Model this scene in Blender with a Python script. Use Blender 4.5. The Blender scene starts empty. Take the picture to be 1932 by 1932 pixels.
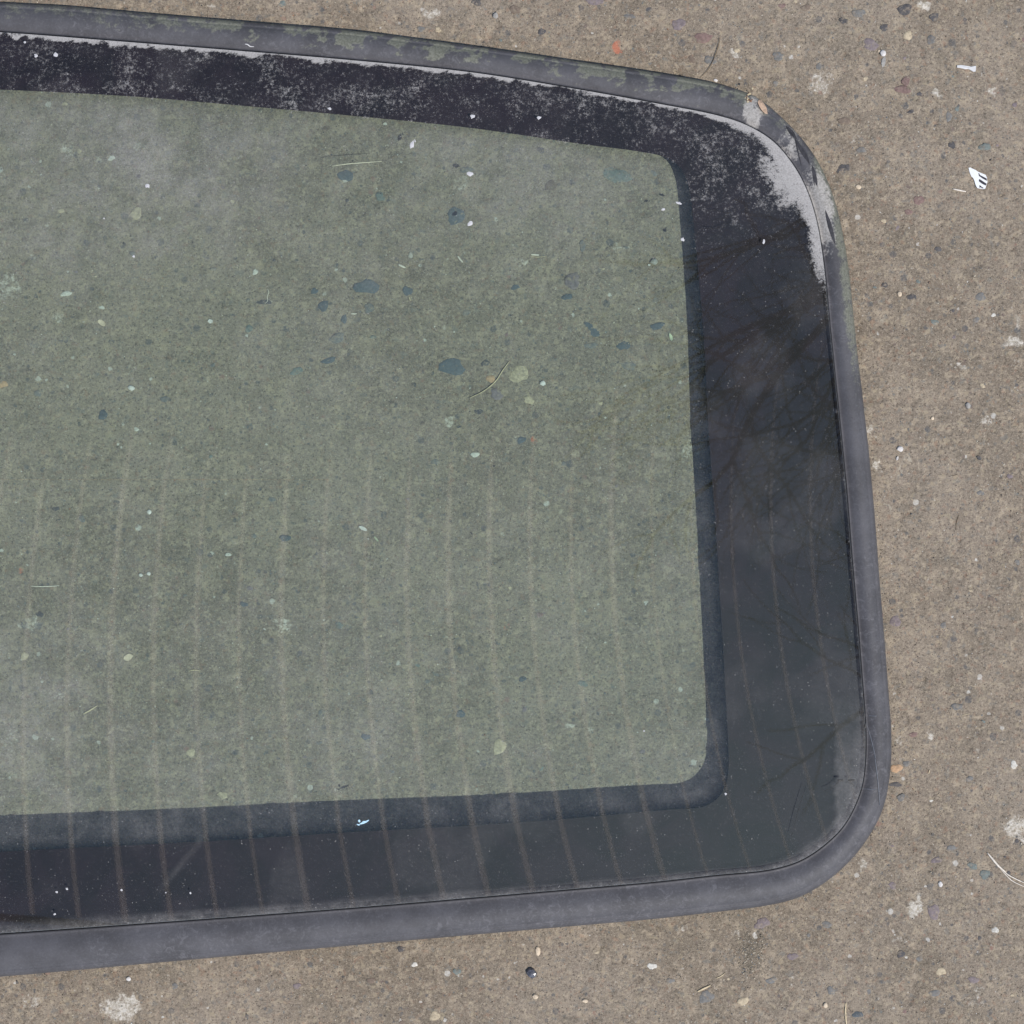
import bpy, math, random
import numpy as np
from mathutils import Vector

random.seed(7)
rng = np.random.default_rng(11)
S = bpy.context.scene
COL = S.collection

# ------------------------------------------------------------------ camera, sky, sun, exposure
MM = 0.001
PX = 0.000285            # metres on the ground per plan unit (plan = 1932 units across the frame)
H = 0.90                 # camera height
cam_d = bpy.data.cameras.new('camera')
cam = bpy.data.objects.new('camera', cam_d); COL.objects.link(cam)
cam.location = (0, 0, H); cam.rotation_euler = (0, 0, 0)
cam_d.sensor_fit = 'HORIZONTAL'; cam_d.sensor_width = 36
cam_d.angle = 2*math.atan(966*PX/H)
cam_d.clip_start = 0.01; cam_d.clip_end = 500
cam_d.dof.use_dof = True; cam_d.dof.focus_distance = H-0.004; cam_d.dof.aperture_fstop = 32.0
S.camera = cam

SUN_SLOPE = (0.45, -0.45)          # horizontal metres towards the sun per metre of height
SUN_EL = math.atan(1/math.hypot(*SUN_SLOPE)); SUN_AZ = math.atan2(SUN_SLOPE[0], SUN_SLOPE[1])
W = bpy.data.worlds.new('World'); S.world = W; W.use_nodes = True
nt = W.node_tree; nt.nodes.clear()
sky = nt.nodes.new('ShaderNodeTexSky'); sky.sky_type = 'NISHITA'; sky.sun_disc = False
sky.sun_elevation = SUN_EL; sky.sun_rotation = SUN_AZ; sky.dust_density = 0.2; sky.air_density = 1.0
bg = nt.nodes.new('ShaderNodeBackground'); bg.inputs[1].default_value = 0.128
wo = nt.nodes.new('ShaderNodeOutputWorld')
nt.links.new(sky.outputs[0], bg.inputs[0]); nt.links.new(bg.outputs[0], wo.inputs[0])
sd = bpy.data.lights.new('sun', 'SUN'); sd.energy = 3.5; sd.angle = math.radians(0.6); sd.color = (1.0, 0.955, 0.895)
sun = bpy.data.objects.new('sun', sd); COL.objects.link(sun)
sun.rotation_euler = Vector((SUN_SLOPE[0], SUN_SLOPE[1], 1)).to_track_quat('Z', 'Y').to_euler()
sun.location = (1, -1, 2)
S.view_settings.view_transform = 'Standard'; S.view_settings.look = 'None'
S.view_settings.exposure = 0.12; S.view_settings.gamma = 1
S.render.engine = 'CYCLES'
S.cycles.transparent_max_bounces = 24; S.cycles.max_bounces = 8

# ------------------------------------------------------------------ helpers
def world(u, v, z=0.0):
    """plan units -> metres; z in metres"""
    k = PX*(H-z)/H
    return ((u-966)*k, -(v-966)*k, z)

def tag(o, label=None, cat=None, group=None, kind=None):
    if label: o['label'] = label
    if cat: o['category'] = cat
    if group: o['group'] = group
    if kind: o['kind'] = kind
    return o

def empty(name, loc=(0, 0, 0)):
    o = bpy.data.objects.new(name, None); o.empty_display_size = 0.02
    COL.objects.link(o); o.location = loc
    return o

def link(name, me, parent=None):
    o = bpy.data.objects.new(name, me); COL.objects.link(o)
    if parent is not None: o.parent = parent
    return o

def mesh_np(name, V, F, mats=(), midx=None, smooth=True):
    me = bpy.data.meshes.new(name)
    V = np.asarray(V, dtype=np.float32)
    if isinstance(F, np.ndarray):
        n, k = F.shape
        me.vertices.add(len(V)); me.vertices.foreach_set('co', V.ravel())
        me.loops.add(n*k); me.loops.foreach_set('vertex_index', F.astype(np.int32).ravel())
        me.polygons.add(n); me.polygons.foreach_set('loop_start', np.arange(0, n*k, k, dtype=np.int32))
        me.polygons.foreach_set('loop_total', np.full(n, k, dtype=np.int32))
    else:
        me.from_pydata(V.tolist(), [], F)
    for m in mats: me.materials.append(m)
    if midx is not None: me.polygons.foreach_set('material_index', np.asarray(midx, dtype=np.int32))
    me.polygons.foreach_set('use_smooth', np.full(len(me.polygons), smooth))
    me.update(calc_edges=True); me.validate()
    return me

def attr(me, name, vals):
    a = me.attributes.new(name, 'FLOAT', 'POINT'); a.data.foreach_set('value', np.asarray(vals, dtype=np.float32))

def vnoise(x, y, seed=0):
    xi = np.floor(x).astype(np.int64); yi = np.floor(y).astype(np.int64)
    fx = x-xi; fy = y-yi
    fx = fx*fx*(3-2*fx); fy = fy*fy*(3-2*fy)
    def h(a, b):
        n = (a*374761393 + b*668265263 + seed*1442695041) & 0xffffffff
        n = ((n ^ (n >> 13))*1274126177) & 0xffffffff
        n = n ^ (n >> 16)
        return (n & 0xffff)/65535.0
    return (h(xi, yi)*(1-fx)+h(xi+1, yi)*fx)*(1-fy) + (h(xi, yi+1)*(1-fx)+h(xi+1, yi+1)*fx)*fy

def fbm(x, y, scale, oct=4, seed=0, gain=.5):
    """scale = size of the largest features, same unit as x,y ; result about 0..1"""
    s = 0; a = 1; t = 0; c, q = math.cos(.6), math.sin(.6)
    x = x/scale; y = y/scale
    for i in range(oct):
        s = s + a*vnoise(x, y, seed+i*17); t += a; a *= gain
        x, y = (x*c-y*q)*2.03+7.1, (x*q+y*c)*2.03-3.7
    return s/t

def ss(a, b, x):
    t = np.clip((x-a)/(b-a), 0, 1); return t*t*(3-2*t)

# ------------------------------------------------------------------ outlines of the window in plan units
UM = -620.0              # mirror axis of the window
OUTER = [(-620,-12),(-400,-11),(-200,-5),(0,5),(143,13),(249,23),(463,41),(677,59),(778,72),(921,91),(1099,117),(1243,138),(1350,157),(1397,170),(1429,184),(1457,205),(1493,239),
 (1529,282),(1557,331),(1582,403),(1600,499),(1609,580),(1617,660),(1627,742),(1639,849),(1652,992),(1660,1099),(1669,1206),(1677,1313),(1682,1386),(1680,1457),(1668,1521),(1646,1568),(1610,1618),
 (1564,1660),(1511,1692),(1457,1707),(1350,1721),(1243,1733),(992,1755),(662,1784),(356,1811),(0,1843),(-200,1857),(-400,1865),(-620,1867)]
INNER = [(-620,45),(-400,46),(-200,51),(0,61),(249,80),(463,97),(656,113),(885,136),(1063,164),(1243,196),(1350,217),(1404,234),(1457,265),
 (1493,306),(1518,349),(1539,410),(1554,499),(1565,615),(1578,742),(1594,903),(1607,1063),(1618,1188),(1626,1290),(1632,1368),(1632,1432),(1625,1486),(1596,1551),
 (1564,1586),(1514,1621),(1457,1639),(1350,1650),(1243,1662),(992,1684),(662,1712),(356,1735),(0,1760),(-200,1772),(-400,1779),(-620,1781)]
FRIT = [(-620,157),(-400,158),(-200,162),(0,169),(249,182),(463,200),(660,218),(885,241),(1099,272),(1206,286),(1256,297),(1284,316),
 (1299,350),(1309,427),(1318,520),(1328,640),(1337,813),(1350,992),(1361,1170),(1368,1290),(1373,1386),(1374.5,1450),(1369,1484),(1352,1508),
 (1328,1522),(1271,1527),(1200,1533),(992,1551),(662,1570),(356,1589),(0,1607),(-200,1619),(-400,1625),(-620,1627)]

def catmull(P, n=24):
    P = np.array(P, float); out = []
    P = np.vstack([2*P[0]-P[1], P, 2*P[-1]-P[-2]])
    for i in range(1, len(P)-2):
        p0, p1, p2, p3 = P[i-1:i+3]
        d0 = max(np.linalg.norm(p1-p0), 1e-6)**.5; d1 = max(np.linalg.norm(p2-p1), 1e-6)**.5; d2 = max(np.linalg.norm(p3-p2), 1e-6)**.5
        m1 = (p1-p0)/d0 - (p2-p0)/(d0+d1) + (p2-p1)/d1
        m2 = (p2-p1)/d1 - (p3-p1)/(d1+d2) + (p3-p2)/d2
        m1 *= d1; m2 *= d1
        for k in range(n):
            t = k/n
            out.append((2*t**3-3*t**2+1)*p1+(t**3-2*t**2+t)*m1+(-2*t**3+3*t**2)*p2+(t**3-t**2)*m2)
    out.append(P[-2]); return np.array(out)

def resample(P, corners, counts, sig=14):
    C = catmull(P)
    # even resample then smooth
    d = np.r_[0, np.cumsum(np.linalg.norm(np.diff(C, axis=0), axis=1))]
    n = int(d[-1]/2)
    s = np.linspace(0, d[-1], n)
    C = np.c_[np.interp(s, d, C[:, 0]), np.interp(s, d, C[:, 1])]
    k = np.exp(-.5*(np.arange(-40, 41)*2/sig)**2); k /= k.sum()
    ext = np.vstack([2*C[0]-C[40:0:-1], C, 2*C[-1]-C[-2:-42:-1]])
    C = np.c_[np.convolve(ext[:, 0], k, 'valid'), np.convolve(ext[:, 1], k, 'valid')]
    d = np.r_[0, np.cumsum(np.linalg.norm(np.diff(C, axis=0), axis=1))]
    idx = [0]+[int(np.argmin(np.linalg.norm(C-np.array(c), axis=1))) for c in corners]+[len(C)-1]
    out = []
    for a, b, m in zip(idx[:-1], idx[1:], counts):
        q = np.linspace(d[a], d[b], m, endpoint=False)
        out.append(np.c_[np.interp(q, d, C[:, 0]), np.interp(q, d, C[:, 1])])
    out.append(C[-1:])
    return np.vstack(out)

CNT = (620, 400, 640)
def full_loop(P, corners, sig):
    h = resample(P, corners, CNT, sig)
    m = h[1:-1][::-1].copy(); m[:, 0] = 2*UM-m[:, 0]
    return np.vstack([h, m])
L_out = full_loop(OUTER, [(1493, 239), (1612, 1616)], 14)
L_in = full_loop(INNER, [(1457, 265), (1596, 1551)], 12)
L_fr = full_loop(FRIT, [(1284, 316), (1352, 1508)], 7)
N = len(L_out)

def pane_z(u, v):
    p = (np.asarray(v, float)-100)/1600; uu = np.abs(np.asarray(u, float)-UM)
    w = 1-(uu/2250)**2
    return (12.5+9.5*p + w*(58*p-47.5*p*p))*MM

# ------------------------------------------------------------------ node helpers
def new_mat(name):
    m = bpy.data.materials.new(name); m.use_nodes = True; m.node_tree.nodes.clear(); return m
class NT:
    def __init__(s, m): s.t = m.node_tree; s.n = s.t.nodes; s.l = s.t.links
    def node(s, typ, **kw):
        n = s.n.new(typ)
        for k, v in kw.items(): setattr(n, k, v)
        return n
    def put(s, sock, v):
        if isinstance(v, bpy.types.NodeSocket): s.l.new(v, sock)
        elif v is not None:
            if isinstance(v, (tuple, list)) and sock.type == 'RGBA' and len(v) == 3: v = (*v, 1)
            sock.default_value = v
    def coord(s, scale=(1, 1, 1), rot=(0, 0, 0)):
        g = s.node('ShaderNodeNewGeometry'); mp = s.node('ShaderNodeMapping')
        s.l.new(g.outputs['Position'], mp.inputs[0]); mp.inputs['Scale'].default_value = scale; mp.inputs['Rotation'].default_value = rot
        return mp.outputs[0]
    def noise(s, scale, detail=4, rough=.55, dist=0, vec=None, col=False):
        n = s.node('ShaderNodeTexNoise'); n.inputs['Scale'].default_value = scale; n.inputs['Detail'].default_value = detail
        n.inputs['Roughness'].default_value = rough; n.inputs['Distortion'].default_value = dist
        s.l.new(vec if vec is not None else s.coord(), n.inputs['Vector'])
        return n.outputs['Color' if col else 'Fac']
    def voro(s, scale, feature='F1', vec=None, rnd=1):
        n = s.node('ShaderNodeTexVoronoi'); n.feature = feature; n.inputs['Scale'].default_value = scale; n.inputs['Randomness'].default_value = rnd
        s.l.new(vec if vec is not None else s.coord(), n.inputs['Vector'])
        return n
    def math(s, op, a, b=None, c=None, clamp=False):
        n = s.node('ShaderNodeMath', operation=op); n.use_clamp = clamp
        s.put(n.inputs[0], a); s.put(n.inputs[1], b)
        if c is not None: s.put(n.inputs[2], c)
        return n.outputs[0]
    def rng(s, x, a, b, c=0., d=1., smooth=True):
        n = s.node('ShaderNodeMapRange'); n.interpolation_type = 'SMOOTHSTEP' if smooth else 'LINEAR'
        s.put(n.inputs['Value'], x); s.put(n.inputs['From Min'], a); s.put(n.inputs['From Max'], b); s.put(n.inputs['To Min'], c); s.put(n.inputs['To Max'], d)
        return n.outputs['Result']
    def mix(s, f, a, b, blend='MIX'):
        n = s.node('ShaderNodeMix', data_type='RGBA', blend_type=blend)
        s.put(n.inputs[0], f); s.put(n.inputs[6], a); s.put(n.inputs[7], b)
        return n.outputs[2]
    def attr(s, name):
        n = s.node('ShaderNodeAttribute', attribute_name=name); return n.outputs['Fac']
    def bump(s, h, strength=.5, dist=.001, normal=None):
        n = s.node('ShaderNodeBump'); s.put(n.inputs['Height'], h); n.inputs['Strength'].default_value = strength; n.inputs['Distance'].default_value = dist
        if normal is not None: s.l.new(normal, n.inputs['Normal'])
        return n.outputs[0]
    def principled(s, col, rough=.8, spec=.5, normal=None, **kw):
        n = s.node('ShaderNodeBsdfPrincipled'); s.put(n.inputs['Base Color'], col); s.put(n.inputs['Roughness'], rough)
        s.put(n.inputs['Specular IOR Level'], spec)
        if normal is not None: s.l.new(normal, n.inputs['Normal'])
        for k, v in kw.items(): s.put(n.inputs[k.replace('_', ' ')], v)
        return n.outputs[0]
    def out(s, sh):
        o = s.node('ShaderNodeOutputMaterial'); s.l.new(sh, o.inputs['Surface'])

# ------------------------------------------------------------------ materials
G_BASE = (0.245, 0.203, 0.158)
def ground_colour(t):
    big = t.noise(8, 5, .62, .6)
    mid = t.noise(70, 4, .6)
    fine = t.noise(620, 3, .7)
    gr = t.noise(1500, 2, .8)
    c = t.mix(t.rng(big, .35, .65), (0.196, 0.163, 0.125), (0.268, 0.228, 0.184))
    c = t.mix(t.rng(mid, .44, .68, 0, .60), c, (0.335, 0.282, 0.218))
    c = t.mix(t.rng(t.noise(38, 4, .65, .8), .48, .66, 0, .50), c, (0.172, 0.150, 0.117))
    m5 = t.noise(210, 3, .65, .4)
    c = t.mix(t.rng(m5, .53, .66, 0, .58), c, (0.42, 0.355, 0.265))
    c = t.mix(t.rng(m5, .46, .32, 0, .34), c, (0.135, 0.118, 0.092))
    c = t.mix(t.rng(fine, .53, .70, 0, .52), c, (0.44, 0.375, 0.30))
    c = t.mix(t.rng(fine, .47, .34, 0, .68), c, (0.075, 0.064, 0.052))
    c = t.mix(t.rng(gr, .55, .70, 0, .50), c, (0.52, 0.46, 0.39))
    c = t.mix(t.rng(gr, .43, .32, 0, .45), c, (0.10, 0.085, 0.07))
    # warm and cool mineral tints
    nc = t.noise(260, 2, .6, 0, None, True)
    sep = t.node('ShaderNodeSeparateColor'); t.put(sep.inputs[0], nc)
    c = t.mix(t.rng(sep.outputs[0], .58, .70, 0, .30), c, (0.30, 0.175, 0.115))
    c = t.mix(t.rng(sep.outputs[2], .58, .70, 0, .40), c, (0.165, 0.175, 0.170))
    c = t.mix(t.rng(sep.outputs[1], .60, .72, 0, .35), c, (0.40, 0.345, 0.24))
    c = t.mix(1.0, c, (1.0, .96, .91), 'MULTIPLY')
    return c, fine, mid, gr

def mat_ground():
    m = new_mat('concrete_ground'); t = NT(m)
    c, fine, mid, gr = ground_colour(t)
    # lime stains and damp dark stains, each with its own place on the slab
    pale = t.attr('pale'); dark = t.attr('dark'); red = t.attr('red')
    pn = t.math('ADD', pale, t.rng(t.noise(330, 4, .75), .3, .7, -.45, .45, False))
    c = t.mix(t.rng(pn, .36, .95, 0, .85), c, t.mix(t.rng(fine, .4, .6), (0.42, 0.37, 0.29), (0.66, 0.61, 0.53)))
    dn = t.math('ADD', dark, t.rng(t.noise(300, 4, .7), .3, .7, -.4, .4, False))
    c = t.mix(t.rng(dn, .45, 1.0, 0, .6), c, (0.100, 0.088, 0.066))
    rn = t.math('ADD', red, t.rng(t.noise(400, 3, .7), .3, .7, -.35, .35, False))
    c = t.mix(t.rng(rn, .4, .9, 0, .75), c, (0.50, 0.165, 0.095))
    # random faint scattered stains
    w = t.rng(t.noise(60, 5, .72, .8), .655, .74, 0, .5)
    c = t.mix(w, c, (0.47, 0.42, 0.33))
    # small flush aggregate
    wv = t.node('ShaderNodeVectorMath', operation='ADD'); t.l.new(t.coord(), wv.inputs[0])
    nv = t.node('ShaderNodeVectorMath', operation='SCALE'); t.l.new(t.noise(500, 2, .6, 0, None, True), nv.inputs[0]); nv.inputs['Scale'].default_value = .0016
    t.l.new(nv.outputs[0], wv.inputs[1])
    for sc, th, gt in ((150, .30, .62), (290, .34, .60), (560, .36, .55)):
        v = t.voro(sc, vec=wv.outputs[0]); sp = t.node('ShaderNodeSeparateColor'); t.put(sp.inputs[0], v.outputs['Color'])
        rad = t.math('MULTIPLY', sp.outputs[1], th)
        inside = t.rng(v.outputs['Distance'], t.math('ADD', rad, .05), t.math('SUBTRACT', rad, .03), 0, 1)
        inside = t.math('MULTIPLY', inside, t.rng(sp.outputs[0], gt, gt+.01))
        ramp = t.node('ShaderNodeValToRGB'); ramp.color_ramp.interpolation = 'CONSTANT'; t.put(ramp.inputs[0], sp.outputs[2])
        cols = [(0, (0.10, 0.10, 0.10)), (.2, (0.36, 0.29, 0.20)), (.4, (0.17, 0.13, 0.11)), (.55, (0.16, 0.17, 0.16)), (.7, (0.45, 0.40, 0.33)), (.85, (0.26, 0.155, 0.12)), (.93, (0.60, 0.57, 0.51))]
        e = ramp.color_ramp.elements
        e[0].color = (*cols[0][1], 1); e[1].position = cols[1][0]; e[1].color = (*cols[1][1], 1)
        for p_, c_ in cols[2:]:
            q_ = e.new(p_); q_.color = (*c_, 1)
        c = t.mix(t.math('MULTIPLY', inside, t.rng(fine, .35, .6, .85, .45)), c, ramp.outputs[0])
    # pits
    v = t.voro(520, vec=t.coord()); pit = t.rng(v.outputs['Distance'], .16, .08, 0, 1)
    gate = t.rng(t.noise(150, 2), .47, .56)
    pit = t.math('MULTIPLY', pit, gate)
    c = t.mix(t.math('MULTIPLY', pit, .85), c, (0.045, 0.038, 0.032))
    h = t.math('ADD', t.math('MULTIPLY', fine, .55), t.math('MULTIPLY', gr, .35))
    h = t.math('SUBTRACT', h, t.math('MULTIPLY', pit, .5))
    nrm = t.bump(h, .8, .0010)
    t.out(t.principled(c, .93, .25, nrm))
    return m

def mat_pebble(name, col, blend=.35, rough=.75):
    m = new_mat(name); t = NT(m)
    g, fine, mid, gr = ground_colour(t)
    a = tuple(x*.72 for x in col); b = tuple(min(1, x*1.25) for x in col)
    c = t.mix(t.rng(t.noise(700, 3, .6), .3, .7), a, b)
    oi = t.node('ShaderNodeObjectInfo')
    c = t.mix(t.math('MULTIPLY', oi.outputs['Random'], .35), c, tuple(x*1.5 for x in col))
    c = t.mix(t.rng(t.noise(420, 4, .75), .62-blend*.35, .70-blend*.12, 0, .75), c, g)
    t.out(t.principled(c, rough, .3, t.bump(t.noise(900, 3, .7), .4, .0006)))
    return m

def mat_simple(name, col, rough=.7, var=.25, scale=500, spec=.4, bump=.3):
    m = new_mat(name); t = NT(m)
    a = tuple(x*(1-var) for x in col); b = tuple(min(1, x*(1+var)) for x in col)
    c = t.mix(t.rng(t.noise(scale, 3, .65), .3, .7), a, b)
    t.out(t.principled(c, rough, spec, t.bump(t.noise(scale*1.5, 3, .6), bump, .0004)))
    return m

M_ground = mat_ground()
PEB = {
 'grey': mat_pebble('pebble_bluegrey', (0.155, 0.150, 0.140), .5), 'dark': mat_pebble('pebble_dark', (0.080, 0.075, 0.074), .4),
 'red': mat_pebble('pebble_red', (0.19, 0.125, 0.108)), 'purple': mat_pebble('pebble_purple', (0.185, 0.150, 0.150), .4),
 'tan': mat_pebble('pebble_tan', (0.42, 0.345, 0.235), .25), 'brown': mat_pebble('pebble_brown', (0.165, 0.125, 0.095), .4),
 'pale': mat_pebble('pebble_pale', (0.52, 0.49, 0.43), .12), 'green': mat_pebble('pebble_green', (0.150, 0.170, 0.155), .4),
 'orange': mat_pebble('pebble_orange', (0.42, 0.27, 0.16), .25), 'slate': mat_pebble('pebble_slate', (0.092, 0.105, 0.112), .15),
}

def mat_glass_top():
    m = new_mat('tinted_glass_top'); t = NT(m)
    tr = t.node('ShaderNodeBsdfTransparent'); tr.inputs[0].default_value = (0.915, 0.985, 0.972, 1)
    gl = t.node('ShaderNodeBsdfGlossy'); gl.inputs['Roughness'].default_value = .014; gl.inputs[0].default_value = (1, 1, 1, 1)
    fr = t.node('ShaderNodeFresnel'); fr.inputs[0].default_value = 1.52
    mx = t.node('ShaderNodeMixShader'); t.l.new(fr.outputs[0], mx.inputs[0]); t.l.new(tr.outputs[0], mx.inputs[1]); t.l.new(gl.outputs[0], mx.inputs[2])
    d = t.attr('dust'); hz = t.attr('haze')
    n1 = t.noise(520, 5, .78); n2 = t.noise(75, 4, .65, .8); n3 = t.noise(1400, 2, .8)
    # clotted dust: attribute decides how much of the noise passes
    thr = t.math('MULTIPLY_ADD', d, -.58, .77)
    k = t.math('ADD', t.math('MULTIPLY', n1, .62), t.math('ADD', t.math('MULTIPLY', n2, .18), t.math('MULTIPLY', n3, .20)))
    k = t.math('MULTIPLY_ADD', t.math('SUBTRACT', k, .5), 1.5, .5)
    f1 = t.rng(k, thr, t.math('ADD', thr, .20))
    f1 = t.math('MULTIPLY', f1, t.rng(d, 0.15, 1.0, .16, .74))
    # even film
    f2 = t.math('MULTIPLY', hz, t.rng(n2, .3, .7, .65, 1.25))
    f2 = t.math('MULTIPLY', f2, t.rng(n1, .3, .7, .7, 1.3))
    # single motes
    vo = t.voro(620); mote = t.math('MULTIPLY', t.rng(vo.outputs['Distance'], .17, .09), t.rng(t.noise(400, 1), .56, .62))
    vo2 = t.voro(1150); mote2 = t.math('MULTIPLY', t.rng(vo2.outputs['Distance'], .24, .14), t.rng(t.noise(650, 1), .55, .60))
    f3 = t.math('ADD', t.math('MULTIPLY', mote, .55), t.math('MULTIPLY', mote2, .22))
    f = t.math('ADD', t.math('ADD', f1, f2), f3, clamp=True)
    df = t.node('ShaderNodeBsdfDiffuse'); 
    t.put(df.inputs[0], t.mix(t.rng(n3, .3, .7), (0.38, 0.355, 0.335), (0.56, 0.53, 0.50)))
    m2 = t.node('ShaderNodeMixShader'); t.l.new(f, m2.inputs[0]); t.l.new(mx.outputs[0], m2.inputs[1]); t.l.new(df.outputs[0], m2.inputs[2])
    t.out(m2.outputs[0])
    return m
def mat_glass_under(name, refl):
    m = new_mat(name); t = NT(m)
    tr = t.node('ShaderNodeBsdfTransparent'); tr.inputs[0].default_value = (0.915, 0.985, 0.972, 1)
    gl = t.node('ShaderNodeBsdfGlossy'); gl.inputs['Roughness'].default_value = .014
    mx = t.node('ShaderNodeMixShader'); mx.inputs[0].default_value = refl
    t.l.new(tr.outputs[0], mx.inputs[1]); t.l.new(gl.outputs[0], mx.inputs[2]); t.out(mx.outputs[0])
    return m
M_gtop = mat_glass_top(); M_gund = mat_glass_under('tinted_glass_underside', .05); M_gprint = mat_glass_under('printed_glass_underside', .0)
M_gedge = mat_simple('ground_glass_edge', (0.15, 0.155, 0.16), .35, .2, 600)

def mat_frit():
    m = new_mat('black_ceramic_print'); t = NT(m)
    c = t.mix(t.rng(t.noise(30, 4, .6, .8), .35, .65), (0.010, 0.003, 0.006), (0.022, 0.008, 0.014))
    t.out(t.principled(c, .55, .3))
    return m
M_frit = mat_frit()

def mat_rubber():
    m = new_mat('weathered_black_rubber'); t = NT(m)
    base = t.mix(t.rng(t.noise(45, 4, .6), .3, .7), (0.060, 0.057, 0.060), (0.092, 0.088, 0.094))
    sc_ = t.math('MULTIPLY', t.rng(t.noise(260, 6, .8, .8), .50, .66), t.rng(t.noise(14, 3, .6), .38, .58))
    base = t.mix(t.math('MULTIPLY', sc_, .6), base, (0.165, 0.157, 0.165))
    base = t.mix(t.rng(t.noise(170, 5, .75, 2.0), .40, .28, 0, .55), base, (0.030, 0.028, 0.033))
    base = t.mix(t.rng(t.noise(900, 3, .7), .45, .72, 0, .25), base, (0.14, 0.14, 0.15))
    base = t.mix(t.rng(t.noise(700, 4, .7), .42, .3, 0, .35), base, (0.035, 0.034, 0.040))
    film = t.attr('film'); dust = t.attr('dust'); groove_shade = t.attr('groove_shade')
    n = t.noise(230, 5, .7); n2 = t.noise(900, 3, .75)
    k = t.math('ADD', t.math('MULTIPLY', n, .7), t.math('MULTIPLY', n2, .3))
    thr = t.math('MULTIPLY_ADD', film, -.45, .68)
    f = t.math('MULTIPLY', t.rng(k, thr, t.math('ADD', thr, .16)), t.rng(film, 0, .8, .2, .8))
    c = t.mix(f, base, t.mix(t.rng(n2, .35, .65), (0.125, 0.128, 0.092), (0.215, 0.212, 0.165)))
    thr = t.math('MULTIPLY_ADD', dust, -.60, .76)
    f = t.math('MULTIPLY', t.rng(k, thr, t.math('ADD', thr, .16)), t.rng(dust, 0, .8, .25, .92))
    c = t.mix(f, c, t.mix(t.rng(n2, .35, .65), (0.27, 0.25, 0.225), (0.44, 0.41, 0.375)))
    c = t.mix(t.math('MULTIPLY', groove_shade, .8), c, (0.016, 0.015, 0.018))
    h = t.math('ADD', t.math('MULTIPLY', n2, .5), t.math('MULTIPLY', n, .5))
    t.out(t.principled(c, .62, .35, t.bump(h, .25, .0005)))
    return m
M_rubber = mat_rubber()
M_tear = mat_simple('torn_rubber', (0.035, 0.033, 0.037), .7, .3, 500)
M_crease = mat_simple('pale_rubber_crease', (0.145, 0.15, 0.165), .55, .2, 500)
M_speck = mat_simple('dried_white_spot', (0.54, 0.52, 0.52), .8, .1, 900)
M_bspeck = mat_simple('dried_bluish_spot', (0.45, 0.66, 0.78), .6, .15, 900)
M_scratch = mat_simple('bare_black_mark', (0.010, 0.010, 0.012), .5, .1)

# ------------------------------------------------------------------ ground
def axis():
    f = np.arange(-0.34, 0.3401, 0.0012)
    g = [0.34]; st = 0.002
    while g[-1] < 40: g.append(g[-1]+st); st *= 1.28
    g = np.array(g[1:]); return np.r_[-g[::-1], f, g]
ax = axis(); GX, GY = np.meshgrid(ax, ax)
gx = GX.ravel(); gy = GY.ravel()
near = ss(.6, .3, np.maximum(abs(gx), abs(gy)))
gz = ((fbm(gx, gy, .012, 4, 3)-.5)*.28 + (fbm(gx, gy, .0042, 3, 9)-.5)*.32 + (fbm(gx, gy, .10, 2, 5)-.5)*.5)*MM*near
pits = ss(.70, .80, fbm(gx, gy, .006, 2, 31, .6)); gz -= pits*.7*MM*near
gu = gx/PX+966; gv = -gy/PX+966
def blob(lst, seed, base=0.0):
    out = np.zeros_like(gu)+base
    wx = (fbm(gu, gv, 22, 3, seed)-.5)*26; wy = (fbm(gu, gv, 22, 3, seed+5)-.5)*26
    for (u, v, ru, rv, a) in lst:
        d = np.sqrt(((gu+wx-u)/ru)**2+((gv+wy-v)/rv)**2)
        out = np.maximum(out, a*ss(1.25, .35, d))
    return out
PALE = [(1546,157,34,30,.62),(810,28,20,20,.75),(228,1903,46,34,.85),(247,1888,12,16,1.0),(1740,14,13,12,1),(1872,176,13,13,.95),(1771,178,12,10,.8),(1386,101,9,9,.85),
 (1863,792,15,9,.9),(1643,810,11,13,.8),(1660,878,13,17,.6),(1817,689,15,14,.62),(1910,641,20,18,.85),(1920,610,12,14,.6),(1728,1717,16,19,1.1),(1740,1700,6,14,1.0),(1918,1560,26,36,.85),(1752,1385,13,10,.75),
 (1625,1635,15,14,.7),(400,10,14,8,.8),(131,285,22,20,.62),(262,275,18,22,.55),(185,300,10,12,.7),(15,540,30,36,.62),(115,600,18,22,.55),(350,250,16,16,.45),(870,345,20,20,.5),(985,499,12,18,.6),
 (1080,1366,12,9,1),(1113,1380,8,10,.75),(847,797,17,15,.75),(52,1174,26,20,.7),(534,1178,26,20,.72),(540,1185,14,8,.8),(1170,470,22,18,.5),(1300,850,26,22,.55),(1842,1100,24,22,.3),(1270,990,12,9,.55),(1700,1395,9,9,.7),
 (95,1310,36,16,.5),(20,1390,22,40,.5),(1690,1775,20,14,.55),(1500,1850,24,18,.45),(1390,1760,14,12,.5),(60,1890,30,20,.55),(660,1900,26,14,.4),(1290,1755,16,10,.5),(1845,1880,24,26,.5),(1590,225,9,14,.45),(1620,265,10,10,.35),(860,985,14,10,.35)]
DARK = [(1415,1796,17,46,.85),(1404,1768,28,14,.7),(1430,1790,10,40,.7),(1075,1925,34,16,.7),(1240,1790,22,34,.35),(300,880,120,60,.12),(1690,150,22,12,.3),(1835,60,50,20,.28),(1750,1845,30,26,.4),(1860,1800,14,40,.45),
 (700,650,160,80,.12),(460,1890,16,12,.5),(480,1860,10,8,.45),(1650,230,60,40,.2),(1760,510,70,60,.22),(1800,360,60,40,.22),(1255,840,16,12,.5),(1655,590,10,40,.3),(1780,1010,60,40,.15)]
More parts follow.
